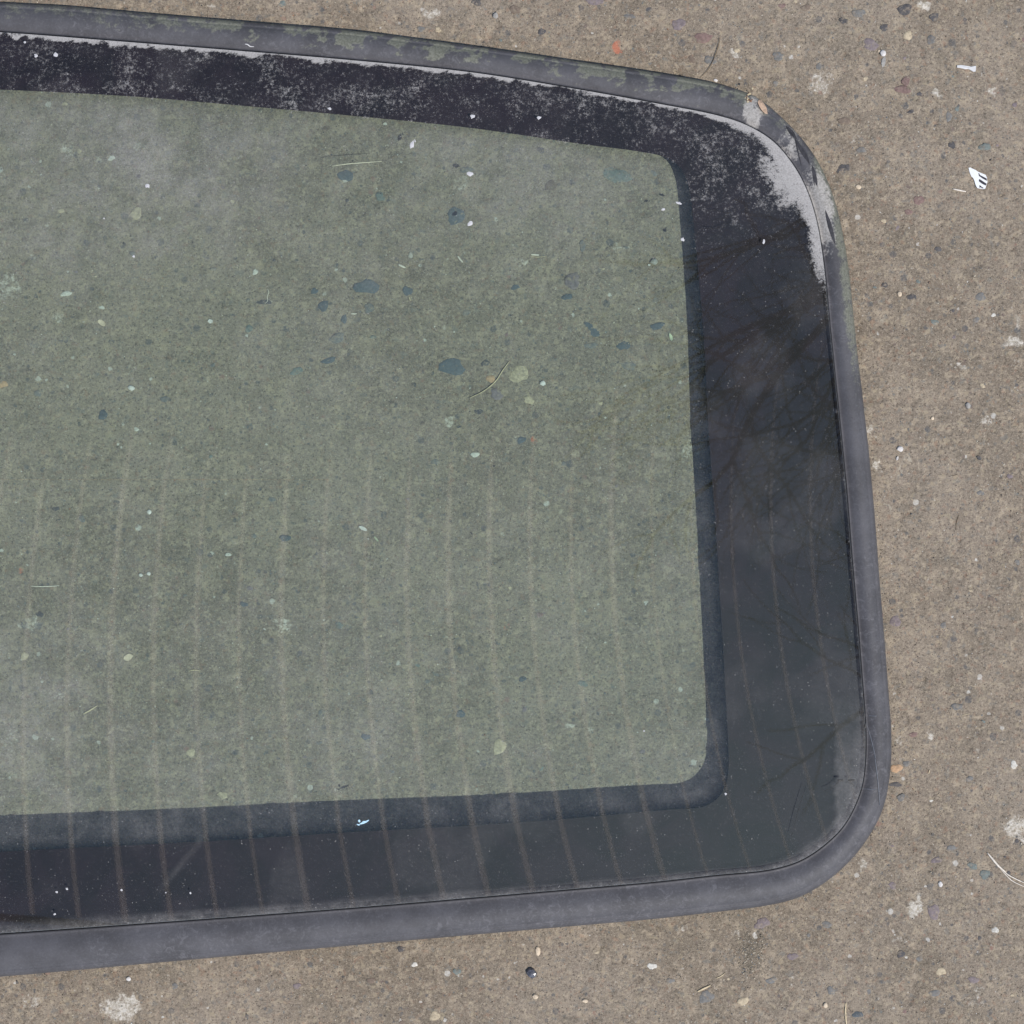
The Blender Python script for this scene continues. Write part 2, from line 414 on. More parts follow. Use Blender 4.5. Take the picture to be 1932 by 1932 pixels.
RED = [(1166,89,15,15,1.1),(1011,831,10,8,.8),(42,1075,9,8,.8),(1126,1170,5,5,.4),(960,1180,14,14,.45),(1930,330,20,14,.3),(1885,175,8,10,.3),(420,1060,9,9,.4)]
pale = blob(PALE, 41); dark = blob(DARK, 57); red = blob(RED, 71)
gz += pale*.10*MM*near
n = len(ax); I = np.arange(n*n).reshape(n, n)
GF = np.stack([I[:-1, :-1], I[:-1, 1:], I[1:, 1:], I[1:, :-1]], -1).reshape(-1, 4)
me = mesh_np('ground', np.c_[gx, gy, gz], GF, [M_ground])
attr(me, 'pale', pale); attr(me, 'dark', dark); attr(me, 'red', red)
ground = tag(link('ground', me), kind='structure')
gzg = gz.reshape(n, n)
def ground_z(x, y):
    i = int(np.clip(np.searchsorted(ax, x), 0, n-1)); j = int(np.clip(np.searchsorted(ax, y), 0, n-1))
    return float(gzg[j, i])

# embedded pebbles: plan u, v, half width, half height, kind
PB = [(1592,321,14,11,'dark'),(1468,106,10,8,'grey'),(1340,114,10,9,'grey'),(1327,71,16,9,'red'),(1620,25,11,8,'grey'),(1707,18,11,12,'dark'),(1757,75,9,7,'grey'),(1713,67,9,7,'tan'),(1643,84,14,10,'purple'),
(1703,169,13,8,'red'),(1709,153,8,8,'red'),(1733,378,9,9,'red'),(1714,400,7,5,'red'),(1790,220,6,8,'grey'),(1858,277,10,7,'green'),(1625,283,8,6,'grey'),(1591,39,7,6,'dark'),(1668,52,8,6,'dark'),(1545,125,4,8,'grey'),(1463,158,4,6,'grey'),
(1280,46,12,10,'purple'),(1796,274,6,7,'dark'),(1475,11,6,5,'red'),(1521,14,8,6,'brown'),(1593,228,10,7,'brown'),(1762,32,9,7,'dark'),(899,4,9,6,'dark'),(972,18,10,8,'brown'),(794,55,6,6,'grey'),(1022,60,8,5,'dark'),
(1188,30,10,5,'grey'),(1223,16,9,5,'dark'),(1120,2,15,8,'purple'),(1305,112,6,7,'brown'),(860,408,18,14,'slate'),(1163,331,24,14,'green'),(692,541,21,14,'slate'),(696,581,10,8,'grey'),(769,549,9,9,'slate'),(652,331,13,11,'slate'),
(1110,622,24,14,'slate'),(1177,652,12,9,'slate'),(1115,652,11,6,'grey'),(972,542,7,5,'slate'),(853,692,20,17,'slate'),(980,706,17,15,'tan'),(916,685,7,6,'dark'),(937,744,12,9,'purple'),(998,755,9,7,'tan'),
(903,777,7,5,'dark'),(984,830,9,5,'slate'),(896,858,7,5,'pale'),(822,871,7,6,'grey'),(926,715,8,7,'orange'),(610,577,10,9,'slate'),(499,570,13,4,'dark'),(593,549,7,5,'slate'),(649,602,6,7,'slate'),(636,638,12,10,'grey'),
(125,554,9,5,'pale'),(257,403,9,12,'tan'),(194,783,9,8,'slate'),(310,753,7,6,'grey'),(620,680,12,6,'slate'),(71,742,6,7,'grey'),(538,1015,9,7,'slate'),(75,1159,7,5,'dark'),(513,942,6,5,'grey'),(155,979,6,6,'grey'),(105,960,6,4,'dark'),
(46,1238,8,6,'tan'),(5,725,8,7,'orange'),(942,1409,13,12,'tan'),(986,1281,6,5,'slate'),(869,1347,9,6,'slate'),(820,1917,10,8,'tan'),(862,1833,7,6,'green'),(1230,1823,8,6,'pale'),(1710,1441,6,6,'grey'),(1691,1450,10,8,'orange'),
(1805,1333,9,7,'grey'),(1723,1386,7,5,'red'),(1762,1721,9,16,'purple'),(1684,1671,7,6,'purple'),(1764,1874,10,7,'grey'),(1637,1874,15,11,'grey'),(1618,1914,9,6,'slate'),(1402,1889,9,8,'tan'),(1568,1869,7,8,'grey'),(1333,1881,15,10,'grey'),
(1438,1742,14,9,'purple'),(1775,1833,8,8,'tan'),(1878,1755,6,6,'pale'),(1837,1849,9,7,'purple'),(1858,1650,8,10,'green'),(1835,1634,9,6,'green'),(1767,1623,9,6,'purple'),(1913,1443,6,7,'pale'),(1689,1172,9,12,'purple'),
(1700,1505,6,8,'grey'),(1690,1480,10,5,'dark'),(1830,1470,7,6,'grey'),(1850,560,8,9,'grey'),(1870,1130,7,5,'brown'),(1660,1165,6,7,'red'),(1780,1180,6,5,'grey'),(1720,560,8,6,'dark'),(1770,470,6,5,'dark'),(1690,430,6,5,'purple'),
(1100,465,6,11,'grey'),(1040,350,9,11,'brown'),(720,370,11,9,'green'),(880,320,11,6,'grey'),(1230,330,8,10,'grey'),(1080,530,15,13,'purple'),(1070,560,9,6,'slate'),(880,590,9,5,'grey'),(560,700,12,6,'green'),(470,620,8,6,'green'),
(1185,690,13,8,'grey'),(1240,615,13,6,'slate'),(1018,1160,6,5,'red'),(1100,1290,9,6,'green'),(690,1390,8,6,'slate'),(640,1180,7,6,'green'),(460,1140,7,5,'slate'),(360,1420,9,6,'tan'),(420,1500,9,6,'tan'),(1850,930,6,5,'grey'),
(1795,1600,8,6,'grey'),(1560,1745,10,6,'grey'),(1495,1805,9,7,'purple'),(1455,1850,9,6,'grey'),(1700,1800,8,6,'dark'),(1735,1808,6,7,'grey'),(1265,1850,7,5,'grey'),(560,1860,7,5,'purple'),(330,1860,7,5,'grey'),(700,1850,7,6,'brown')]
nb = len(PB)
tries = 0
while len(PB) < 298 and tries < 6000:
    tries += 1
    u = random.uniform(0, 1932); v = random.uniform(0, 1932)
    r = random.choice([2.8, 3.4, 4, 4.5, 5.5])*random.uniform(.8, 1.2)
    if any((u-a)**2+(v-b)**2 < (r+c+8)**2 for a, b, c, _, _ in PB): continue
    if 1330 < u < 1640 and 200 < v < 1640: continue
    PB.append((u, v, r, r*random.uniform(.6, 1), random.choices(['grey','dark','red','purple','tan','brown','pale','green'], [5,4,1.2,2,3,3,2,3])[0]))
def pebble_mesh(seed, k=12, dome=.22):
    r = random.Random(seed); ph = [r.uniform(0, 6.28) for _ in range(4)]
    def rad(a): return 1+.16*math.sin(2*a+ph[0])+.12*math.sin(3*a+ph[1])+.09*math.sin(5*a+ph[2])+.05*r.uniform(-1, 1)
    R = [rad(2*math.pi*i/k) for i in range(k)]
    V = []; F = []
    for (s, z) in ((1.0, -.5), (1.0, -.02), (.80, dome*.7), (.42, dome)):
        for i in range(k):
            a = 2*math.pi*i/k; V.append((R[i]*s*math.cos(a), R[i]*s*math.sin(a), z*(1+.15*r.uniform(-1, 1))))
    V.append((0, 0, dome*1.04))
    for L in range(3):
        for i in range(k):
            j = (i+1) % k; F.append((L*k+i, L*k+j, (L+1)*k+j, (L+1)*k+i))
    for i in range(k): F.append((3*k+i, 3*k+(i+1) % k, 4*k))
    return V, F
PM = []
for s in range(10):
    V, F = pebble_mesh(s); PM.append(mesh_np('pebble', V, F, [PEB['grey']]))
for (u, v, a, b, kind) in PB:
    x, y, _ = world(u, v)
    o = link('pebble', random.choice(PM), ground)
    o.material_slots[0].link = 'OBJECT'; o.material_slots[0].material = PEB[kind]
    o.location = (x, y, ground_z(x, y)+.00006)
    o.scale = (a*PX*1.08, b*PX*1.08, min(a, b)*PX*.55 if min(a, b) < 7 else .0013)
    o.rotation_euler = (0, 0, random.uniform(-.25, .25)+(math.pi if random.random() < .5 else 0))

# sand grains and grit: uncountable
gm = [mat_simple('grit_white', (0.72, 0.70, 0.66), .5, .1), mat_simple('grit_cream', (0.48, 0.42, 0.32), .8), mat_simple('grit_dark', (0.055, 0.05, 0.046), .8), mat_simple('grit_grey', (0.17, 0.17, 0.165), .8), mat_simple('grit_rust', (0.30, 0.15, 0.08), .8), mat_simple('grit_soil', (0.185, 0.155, 0.112), .9), mat_simple('grit_loam', (0.24, 0.20, 0.15), .9)]
GV = []; GFc = []; GM = []
def grain(x, y, z, r, mi, fl=.5):
    b = len(GV); k = 5; a0 = random.uniform(0, 6.28); el = random.uniform(.55, 1); ca, sa = math.cos(a0), math.sin(a0)
    for i in range(k):
        a = 2*math.pi*i/k; q = r*random.uniform(.7, 1.2); px, py = q*math.cos(a), q*el*math.sin(a)
        GV.append((x+px*ca-py*sa, y+px*sa+py*ca, z-r*.25))
    for i in range(k):
        a = 2*math.pi*(i+.3)/k; q = r*random.uniform(.35, .6); px, py = q*math.cos(a), q*el*math.sin(a)
        GV.append((x+px*ca-py*sa, y+px*sa+py*ca, z+r*fl*random.uniform(.6, 1.1)))
    for i in range(k):
        j = (i+1) % k; GFc.append((b+i, b+j, b+k+j, b+k+i)); GM.append(mi)
    GFc.append(tuple(range(b+k, b+2*k))); GM.append(mi)
for i in range(11000):
    x = random.uniform(-.32, .32); y = random.uniform(-.32, .32)
    mi = random.choices([0, 1, 2, 3, 4], [1.1, 4, 3.4, 3, .7])[0]
    r = {0: .00026, 1: .00038, 2: .00036, 3: .00042, 4: .00034}[mi]*random.choice([.7, .8, 1, 1.1, 1.5])*random.uniform(.8, 1.25)
    grain(x, y, ground_z(x, y), r, mi)
# grit gathered along the outside of the seal
for i in range(700):
    k_ = random.randrange(80, len(L_out)//2-20); q_ = L_out[k_]+(L_out[k_]-L_in[k_])*random.uniform(.02, .16)
    x, y, _ = world(q_[0], q_[1]); grain(x, y, ground_z(x, y), random.uniform(.00025, .0006), random.choice([5, 5, 6, 2, 1]), .5)
# crumbly dirt by the lower seal
for i in range(700):
    u = random.gauss(1416, 13)+12*math.sin(i*.9)*(i % 3); v = random.gauss(1795, 24); x, y, _ = world(u, v)
    grain(x, y, ground_z(x, y), random.uniform(.00025, .0008), random.choices([5, 6, 1, 3], [4, 6, 1.5, 1])[0], .4)
gr = link('grit', mesh_np('grit', GV, GFc, gm, GM, smooth=False), ground); gr['kind'] = 'stuff'

# ------------------------------------------------------------------ window: glass pane, printed border, rubber seal
win = empty('car_window', world(-620, 950, 0))
tag(win, 'tinted green car window with broad black printed border and grey rubber seal lying on the concrete', 'car window')
WO = Vector(win.location)
def rel(V): V = np.asarray(V, float); return V-np.array(WO)

def ring_surface(loops, zs):
    """loops: list of (N,2) plan arrays, zs: list of (N,) metres"""
    V = []
    for L, z in zip(loops, zs):
        k = PX*(H-z)/H
        V.append(np.c_[(L[:, 0]-966)*k, -(L[:, 1]-966)*k, z])
    return V
def quads(a, b, n):
    i = np.arange(n); j = (i+1) % n
    return np.stack([a+i, a+j, b+j, b+i], -1)

# clear area shrinks to a short middle line
def centre_line(L):
    v0 = 905.0; half = 1240.0
    u = np.clip(L[:, 0], UM-half, UM+half); return np.c_[u, np.full(len(L), v0)+ (L[:,1]-v0)*.0005]
CL = centre_line(L_fr)
KB, KC = 30, 34
loops = [L_in*(1-t)+L_fr*t for t in (np.linspace(0, 1, KB+1)**1.0)]
loops += [L_fr*(1-t)+CL*t for t in np.linspace(0, 1, KC+1)[1:]]
zs = [pane_z(L[:, 0], L[:, 1]) for L in loops]
Vt = ring_surface(loops, zs)
nr = len(loops)
LU = np.concatenate([L[:, 0] for L in loops]); LV = np.concatenate([L[:, 1] for L in loops])
wid = np.linalg.norm(L_in-L_fr, axis=1)
edge = np.concatenate([np.linalg.norm(L_in-L, axis=1) for L in loops])   # plan distance from the seal
mu = UM+np.abs(LU-UM)      # both halves of the window carry similar dirt
LUs = LU
infr = np.concatenate([np.full(N, 1.0 if i <= KB else 0.0) for i in range(nr)])
topw = ss(700, 330, LV)                                       # dusty upper part
nz = fbm(LUs, LV, 46, 4, 91); nz2 = fbm(LUs, LV, 15, 4, 14, .6)
# band against the seal
wband = 5.5 + 8*ss(500, 120, LV)*ss(1500, 1100, mu)
corner = np.exp(-(((mu-1492)/62)**2+((LV-330)/92)**2)*.8) + .75*np.exp(-(((mu-1545)/24)**2+((LV-470)/70)**2)) + .45*np.exp(-(((mu-1380)/70)**2+((LV-235)/30)**2))
corner = np.clip(corner, 0, 1)
crest = 88*corner
d_edge = ss(1.0, .0, (edge-(nz2-.55)*26)/(wband*1.5+crest)) * (.45+.6*np.maximum(ss(640, 350, LV), corner))
d_edge = np.maximum(d_edge, corner*ss(2.5, .05, edge/(58*corner+8)+(nz2-.5)*1.3+(nz-.5)*.6)*1.0)
# small clots along the top edge
soft = np.exp(-(((mu-1470)/95)**2+((LV-330)/130)**2))*ss(150, 20, edge)
clots = ss(.60, .75, fbm(LUs, LV*2, 30, 3, 7))*ss(24, 6, edge)*ss(420, 150, LV)*.5
dust = np.maximum(d_edge+clots, soft*(.74+.8*(nz2-.5)+.6*(nz-.5)))
# grey mottling over the upper black border
dust = np.maximum(dust, infr*topw*(.435+.34*(nz-.5)+.20*(nz2-.5)) )
dust = np.maximum(dust, infr*.22*np.exp(-(((mu-1480)/60)**2+((LV-560)/110)**2)))
dust = np.maximum(dust, infr*.13)
# lower right corner: wiped film with a clean left edge
lr = ss(1572, 1582, mu+(nz2-.5)*16)*ss(1290, 1480, LV)*ss(1660, 1560, LV)
lr2 = ss(1.0, .1, edge/26)*ss(1250, 1500, LV)
haze = .007 + .016*topw*infr + lr*.13 + lr2*.10 + .035*ss(7, 0, edge) 
# film along the bottom edge
haze += .075*ss(30, 2, edge-(nz-.5)*26)*ss(1500, 1620, LV)
# clear film heavier towards top and lower left, raised to lighten the shadow strip
clear = 1-infr
big_ = fbm(LUs, LV, 330, 3, 301)
haze += clear*(.060*ss(600, 260, LV) + .040*ss(900, 1500, LV) + .075*ss(1000, 100, LUs)*ss(760, 300, LV) + .045*ss(600, 50, LUs)*ss(1150, 1450, LV) + .046)*(.45+1.1*ss(.25, .75, big_*.6+nz*.4))
haze += clear*.10*np.exp(-(((LUs-110)/60)**2+((LV-1310)/22)**2))*nz*1.4 + clear*.20*np.exp(-(((LUs-12)/16)**2+((LV-1390)/50)**2))*nz
# diagonal wipe across the lower left border
ln = np.abs((LUs-400)*.77+(LV-1560)*.63); tt = (LUs-400)*(-.63)+(LV-1560)*.77
haze += infr*.05*ss(9, 1, ln)*ss(-40, 10, tt)*ss(190, 90, tt)
# cloudy haze painted over the print in place of mirrored patches
haze += infr*.03*ss(.5, .7, fbm(LUs, LV, 110, 3, 77))
V = np.vstack(Vt)
F = np.vstack([quads(i*N, (i+1)*N, N)[:, ::-1] for i in range(nr-1)])
# underside, two rings plus centre, and ground edge
TH = .0034
base_b = len(V)
bl = [L_in*(1-t)+L_fr*t for t in np.linspace(0, 1, 7)]+[L_fr*(1-t)+CL*t for t in np.linspace(0, 1, 9)[1:]]
Vb = ring_surface(bl, [pane_z(L[:, 0], L[:, 1])-TH for L in bl])
ed_in = L_in*1.0
zi_ = pane_z(L_in[:, 0], L_in[:, 1])
Ve = ring_surface([L_in, L_in+(L_out-L_in)*.014, L_in], [zi_, zi_-.0009, zi_-TH])
V2 = np.vstack([V]+Vb+Ve)
Fb = np.vstack([quads(base_b+i*N, base_b+(i+1)*N, N) for i in range(len(bl)-1)])
eb = base_b+len(bl)*N
Fe = np.vstack([quads(eb+N, eb, N)[:, ::-1], quads(eb+2*N, eb+N, N)[:, ::-1]])
me = mesh_np('glass_pane', rel(V2), np.vstack([F, Fb, Fe]), [M_gtop, M_gund, M_gedge, M_gprint], np.r_[np.zeros(len(F)), np.where(np.arange(len(Fb)) < 6*N, 3, 1), np.full(len(Fe), 2)])
pad = np.zeros(len(V2)-len(V))
attr(me, 'dust', np.r_[dust, pad]); attr(me, 'haze', np.r_[haze, pad])
pane = link('glass_pane', me, win)

# printed border: thin ring fused to the underside of the glass
zin = pane_z(L_in[:, 0], L_in[:, 1]); zfr = pane_z(L_fr[:, 0], L_fr[:, 1])
rl = []; rz = []
for t in np.linspace(0, 1, 7):
    L = L_in*(1-t)+L_fr*t; rl.append(L); rz.append(pane_z(L[:, 0], L[:, 1])-TH-.00012)
for t in (1, 0):
    L = L_in*(1-t)+L_fr*t; rl.append(L); rz.append(pane_z(L[:, 0], L[:, 1])-TH-.00030)
Vr = np.vstack(ring_surface(rl, rz)); m = len(rl)
Fr = np.vstack([quads(i*N, ((i+1) % m)*N, N)[:, ::-1] for i in range(m)])
border = link('printed_border', mesh_np('printed_border', rel(Vr), Fr, [M_frit], smooth=False), win)

# rubber seal profile: across position (0 at the glass, 1 at the outer edge), height over the pane in mm
PROF = [(0.035,-1.3),(.05,-1.9),(.10,-2.0),(.16,-1.7),(.25,-1.15),(.35,-.65),(.45,-.32),(.55,-.25),(.64,-.45),(.72,-.85),(.79,-1.45),(.83,-2.1),(.86,-2.25),(.89,-2.2),(.93,-2.7),(.965,-3.6),(.99,-5.0),(1.0,-6.8),(.985,-8.6),(.95,-9.4),(.6,-9.6),(.25,-9.0),(.05,-7.5),(-.06,-5.6),(-.08,-4.4),(0.0,-4.1),(.035,-3.2)]
def prof_z(t):
    P = [p for p in PROF[:18]]
    return np.interp(t, [p[0] for p in P], [p[1] for p in P])*MM
tops = []
for a, b in zip(PROF[:17], PROF[1:18]):
    tops.append(a); tops.append(((a[0]+b[0])/2, (a[1]+b[1])/2))
prof = tops+PROF[17:]
z_at = pane_z(L_in[:, 0], L_in[:, 1])
i_ = np.arange(N)
# narrow wobble of the worn outer edge
wob = (fbm(L_out[:, 0], L_out[:, 1], 60, 3, 21)-.5)*1.2
dirn = (L_out-L_in); ln_ = np.linalg.norm(dirn, axis=1)
SVr = []; sd_, sf_, sg_ = [], [], []
vmid = L_in[:, 1]; usym = UM+np.abs(L_in[:, 0]-UM); uraw = L_in[:, 0]
top_zone = ss(700, 250, vmid)
for k, (t, zz) in enumerate(prof):
    L = L_in+dirn*t+(dirn/ln_[:, None])*(wob*max(t-.5, 0))[:, None]
    lift = np.clip(z_at*1000-9.3, 0, 99)    # never below the ground
    z = z_at+zz*MM
    # the torn corner sags and is chewed
    worn = np.exp(-(((usym-1425)/22)**2+((vmid-245)/40)**2))
    z = z-worn*MM*(1.6*math.exp(-((t-.7)/.3)**2))*(.4+1.2*fbm(L[:, 0], L[:, 1], 10, 3, 5))
    z = np.maximum(z, .0004)
    SVr += ring_surface([L], [z])
    up = 1.0 if k < 2*17 else 0.0
    a = L[:, 0]; b = L[:, 1]; ua = UM+np.abs(a-UM)
    nn = fbm(a, b, 26, 4, 63, .6); nf = fbm(a, b*1.6, 16, 4, 83, .6)
    film = top_zone*ss(.12, .95, t+(nf-.5)*1.2)*(.55+.5*ss(150, 650, ua)*ss(1500, 1250, ua))*ss(.28, .5, nn)
    film = np.maximum(film, ss(900, 560, vmid)*ss(1500, 1550, ua)*ss(.35, .8, t)*.75)
    film = np.maximum(film, .22*ss(.55, .95, t)*ss(1500, 1100, vmid))
    dustk = 1.05*np.exp(-(((ua-1420)/22)**2+((b-212)/36)**2))*(.45+.9*nn)
    dustk = np.maximum(dustk, .95*np.exp(-(((ua-1545)/42)**2+((b-400)/120)**2))*(.6+.7*nn)*ss(1.1, .5, t*.75))
    dustk = np.maximum(dustk, .62*np.exp(-(((ua-1490)/44)**2+((b-275)/70)**2))*(.4+1.0*nn))
    dustk = np.maximum(dustk, .22*np.exp(-(((a-770)/260)**2+((b-1745)/16)**2))*ss(.3, .6, nn))
    dustk = np.maximum(dustk, .16*np.exp(-(((a-60)/260)**2+((b-30)/30)**2)))
    grv = np.full(N, 1.0 if t < .06 and up else 0.0)*np.where(vmid > 900, 1.0, .45)  # shade beside the glass edge, put into the rubber colour
    sd_.append(dustk*up); sf_.append(film*up); sg_.append(grv)
m = len(prof)
Vs = np.vstack(SVr)
Fs = np.vstack([quads(i*N, ((i+1) % m)*N, N) for i in range(m)])
me = mesh_np('rubber_seal', rel(Vs), Fs, [M_rubber])
attr(me, 'dust', np.concatenate(sd_)); attr(me, 'film', np.concatenate(sf_)); attr(me, 'groove_shade', np.concatenate(sg_))
seal = link('rubber_seal', me, win)

half_n = N//2+1
def seal_z(u, v):
    p = np.array([u, v]); i = int(np.argmin(np.linalg.norm(L_in[:half_n]-p, axis=1))); j = int(np.argmin(np.linalg.norm(L_out[:half_n]-p, axis=1)))
    a = np.linalg.norm(L_in[i]-p); b = np.linalg.norm(L_out[j]-p)
    return float(z_at[i]+prof_z(a/(a+b)))
def top_z(u, v): return float(pane_z(u, v))

# ---- small geometry builders
def tube(name, pts, r, mat, parent=None, k=6, taper=True, flat=1.0, off=(0, 0, 0)):
    V = []; F = []; P = [Vector(p) for p in pts]; n = len(P)
    for i, p in enumerate(P):
        d = (P[min(i+1, n-1)]-P[max(i-1, 0)]).normalized(); s = d.cross(Vector((0, 0, 1))).normalized(); q = s.cross(d)
        rr = r*(1 if not taper else (.45+.55*math.sin(math.pi*min(1, max(0, (i+.6)/(n+.2))))))
        for j in range(k):
            a = 2*math.pi*j/k; w = p+s*(math.cos(a)*rr)+q*(math.sin(a)*rr*flat); V.append(tuple(w-Vector(off)))
    for i in range(n-1):
        for j in range(k):
            F.append((i*k+j, i*k+(j+1) % k, (i+1)*k+(j+1) % k, (i+1)*k+j))
    F.append(tuple(range(k))[::-1]); F.append(tuple(range((n-1)*k, n*k)))
    return link(name, mesh_np(name, V, F, [mat]), parent)

def curve(pts, n=14):
    C = catmull(pts, n); return C[::max(1, len(C)//(n+6))] if len(C) > n+8 else C

def plan_tube(name, pts, r_px, mat, zf, parent=None, lift=0.0, flat=.7, arch=0.0, off=(0, 0, 0)):
    C = catmull(pts, 5); out = []
    for i, (u, v) in enumerate(C):
        z = zf(u, v)+lift+r_px*PX*flat*.6+arch*math.sin(math.pi*i/(len(C)-1)); out.append(world(u, v, z))
    return tube(name, out, r_px*PX, mat, parent, flat=flat, off=off)

def plan_gz(u, v):
    x, y, _ = world(u, v); return ground_z(x, y)

def chip(name, poly, th, mat, zf, parent=None, lift=0.0, curl=0.0, off=None, dome=0.0):
    """thin solid from a plan polygon"""
    n = len(poly); cu = sum(p[0] for p in poly)/n; cv = sum(p[1] for p in poly)/n
    z0 = zf(cu, cv); V = []; F = []
    R = max(math.hypot(p[0]-cu, p[1]-cv) for p in poly)
    def P(u, v, dz):
        zz = z0 if off is None and False else zf(u, v)
        return world(u, v, zz+lift+dz+curl*((math.hypot(u-cu, v-cv)/R)**2))
    for dz, s in ((0, 1.0), (th, 1.0), (th*1.2+dome, .55)):
        for (u, v) in poly: V.append(P(cu+(u-cu)*s, cv+(v-cv)*s, dz))
    V.append(P(cu, cv, th*1.25+dome*1.3))
    for L in (0, 1):
        for i in range(n):
            j = (i+1) % n; F.append((L*n+j, L*n+i, (L+1)*n+i, (L+1)*n+j))
    for i in range(n): F.append((2*n+(i+1) % n, 2*n+i, 3*n))
    F.append(tuple(range(n)))
    if off is None: off = (0, 0, 0)
    V = [(a-off[0], b-off[1], c-off[2]) for a, b, c in V]
    return link(name, mesh_np(name, V, F, [mat], smooth=False), parent)

def blobpoly(u, v, a, b, rot=0, n=9, jag=.25, seed=None):
    r = random.Random(seed if seed is not None else u*31+v); P = []
    for i in range(n):
        t = 2*math.pi*i/n; q = 1+jag*r.uniform(-1, 1); x, y = a*q*math.cos(t), b*q*math.sin(t)
        P.append((u+x*math.cos(rot)-y*math.sin(rot), v+x*math.sin(rot)+y*math.cos(rot)))
    return P

# tears in the seal at the battered corner, pale creases near the lower right joint
wo_t = tuple(WO)
def lens(u0, v0, u1, v1, w, n=7):
    du, dv = u1-u0, v1-v0; L = math.hypot(du, dv); px, py = -dv/L, du/L; A, B = [], []
    for i in range(n+1):
        t = i/n; h = w*math.sin(math.pi*t)**.8*.5+.15; A.append((u0+du*t+px*h, v0+dv*t+py*h)); B.append((u0+du*t-px*h, v0+dv*t-py*h))
    return A+B[::-1]
for (a, b, c, d, w) in [(1498,254,1512,313,2.0),(1501,262,1527,308,7.5),(1519,285,1528,312,3),(1532,311,1542,352,6.5),(1533,322,1537,351,2.2),(1557,396,1576,462,7.5),(1484,238,1503,262,8)]:
    chip('tear', lens(a, b, c, d, w), .00012, M_tear, seal_z, seal, lift=.00002, off=wo_t)
for pts, r in [([(1634,1364),(1643,1392),(1652,1430)], .9), ([(1650,1425),(1656,1470),(1660,1520)], .9), ([(1625,1488),(1642,1489),(1656,1490)], .6), ([(1638,1350),(1654,1351)], .7)]:
    plan_tube('crease', pts, r, M_crease, seal_z, seal, lift=-.00008, flat=.5, off=wo_t)
for (u, v) in [(1630.5,1350),(1633,1369)]:
    chip('notch', blobpoly(u, v, 2.0, 5.5, .1, 8, .15), .00015, M_scratch, lambda a, b: top_z(a, b)+.0001, seal, off=wo_t)
# registration dashes, score line and dried spots on the glass
for (u, v, w) in [(1586,1472.5,10),(1607,1472.5,12)]:
    chip('registration_dash', [(u-w/2,v-1.7),(u+w/2,v-1.7),(u+w/2,v+1.7),(u-w/2,v+1.7)], .0001, M_scratch, top_z, pane, lift=.0001, off=wo_t)
plan_tube('score_line', [(1520,1484),(1506,1530),(1494,1578)], .55, M_scratch, top_z, pane, lift=-.00004, flat=.4, off=wo_t)
for pts in ([(1330,400),(1352,396),(1370,402),(1392,396)], [(1326,428),(1350,432),(1372,424)], [(1557,1492),(1570,1486),(1584,1474)]):
    plan_tube('score_line', pts, .5, M_scratch, top_z, pane, lift=-.00002, flat=.4, off=wo_t)
SP = [(68,105,3.6,3.6),(105,103,4.4,4.2),(47,80,2.2,2.2),(622,205,3.2,2.4),(892,220,4.2,3.8),(1017,222,3.8,3.4),(778,273,4,7.5),(783,266,1.6,3),(887,328,5.5,4),(887,422,5,4.6),(1281,383,5.5,2.6),(1252,395,4.2,2.4),(1288,452,3,3.8),
 (1441,456,2.2,4.2),(278,351,4.4,3.4),(107,1683,2.4,2),(126,1677,2.2,1.8),(229,1679,2,2.2),(359,1685,2.2,2),(103,1725,2.2,1.8),(313,1684,1.6,1.4),(252,484,2,2.4),(196,412,1.6,1.6),(1215,1379,1.6,1.6),(1369,1498,2,2)]
for (u, v, a, b) in SP:
    chip('dried_spot', blobpoly(u, v, a, b, random.uniform(-.4, .4), 9, .32), .00010, M_speck, top_z, pane, off=wo_t, dome=.0001)
for (u, v, a, b, r) in [(686,1552,8,2.4,-.35),(678,1549,2.2,3,.2),(693,1549,4,1.2,-.5),(676,1556,3,1.2,.3)]:
    chip('dried_spot', blobpoly(u, v, a, b, r, 8, .3), .0001, M_bspeck, top_z, pane, off=wo_t)

# ------------------------------------------------------------------ loose litter
M_straw = mat_simple('dry_straw', (0.58, 0.47, 0.30), .6, .2, 700)
M_pstraw = mat_simple('bleached_straw', (0.72, 0.64, 0.54), .6, .15, 700)
M_brown = mat_simple('brown_fibre', (0.13, 0.09, 0.05), .6, .3)
M_white = mat_simple('white_plastic', (0.64, 0.62, 0.60), .45, .06)
M_paper = mat_simple('white_paper', (0.80, 0.80, 0.79), .6, .02, 400, bump=.1)
M_ink = mat_simple('black_ink', (0.035, 0.033, 0.04), .5, .1)
M_leaf = mat_simple('dry_leaf', (0.52, 0.36, 0.25), .65, .2, 450)
M_gleaf = mat_simple('pale_leaf_chip', (0.50, 0.52, 0.36), .6, .15)
M_pebc = mat_simple('loose_cream_pebble', (0.62, 0.50, 0.36), .7, .15, 500)
M_pebw = mat_simple('loose_white_pebble', (0.66, 0.62, 0.58), .6, .12, 500)
M_pebg = mat_simple('loose_grey_pebble', (0.33, 0.31, 0.28), .7, .2, 500)
M_pebs = mat_simple('glossy_dark_stone', (0.09, 0.09, 0.105), .22, .4, 600, spec=.8)
M_crumb = mat_simple('rusty_crumb', (0.20, 0.10, 0.055), .85, .4, 600)

def place(o, u, v, zf=plan_gz):
    """move origin of a top-level mesh to its base without moving its shape"""
    b = Vector(world(u, v, zf(u, v))); o.data.transform(__import__('mathutils').Matrix.Translation(-b)); o.location = b; return o

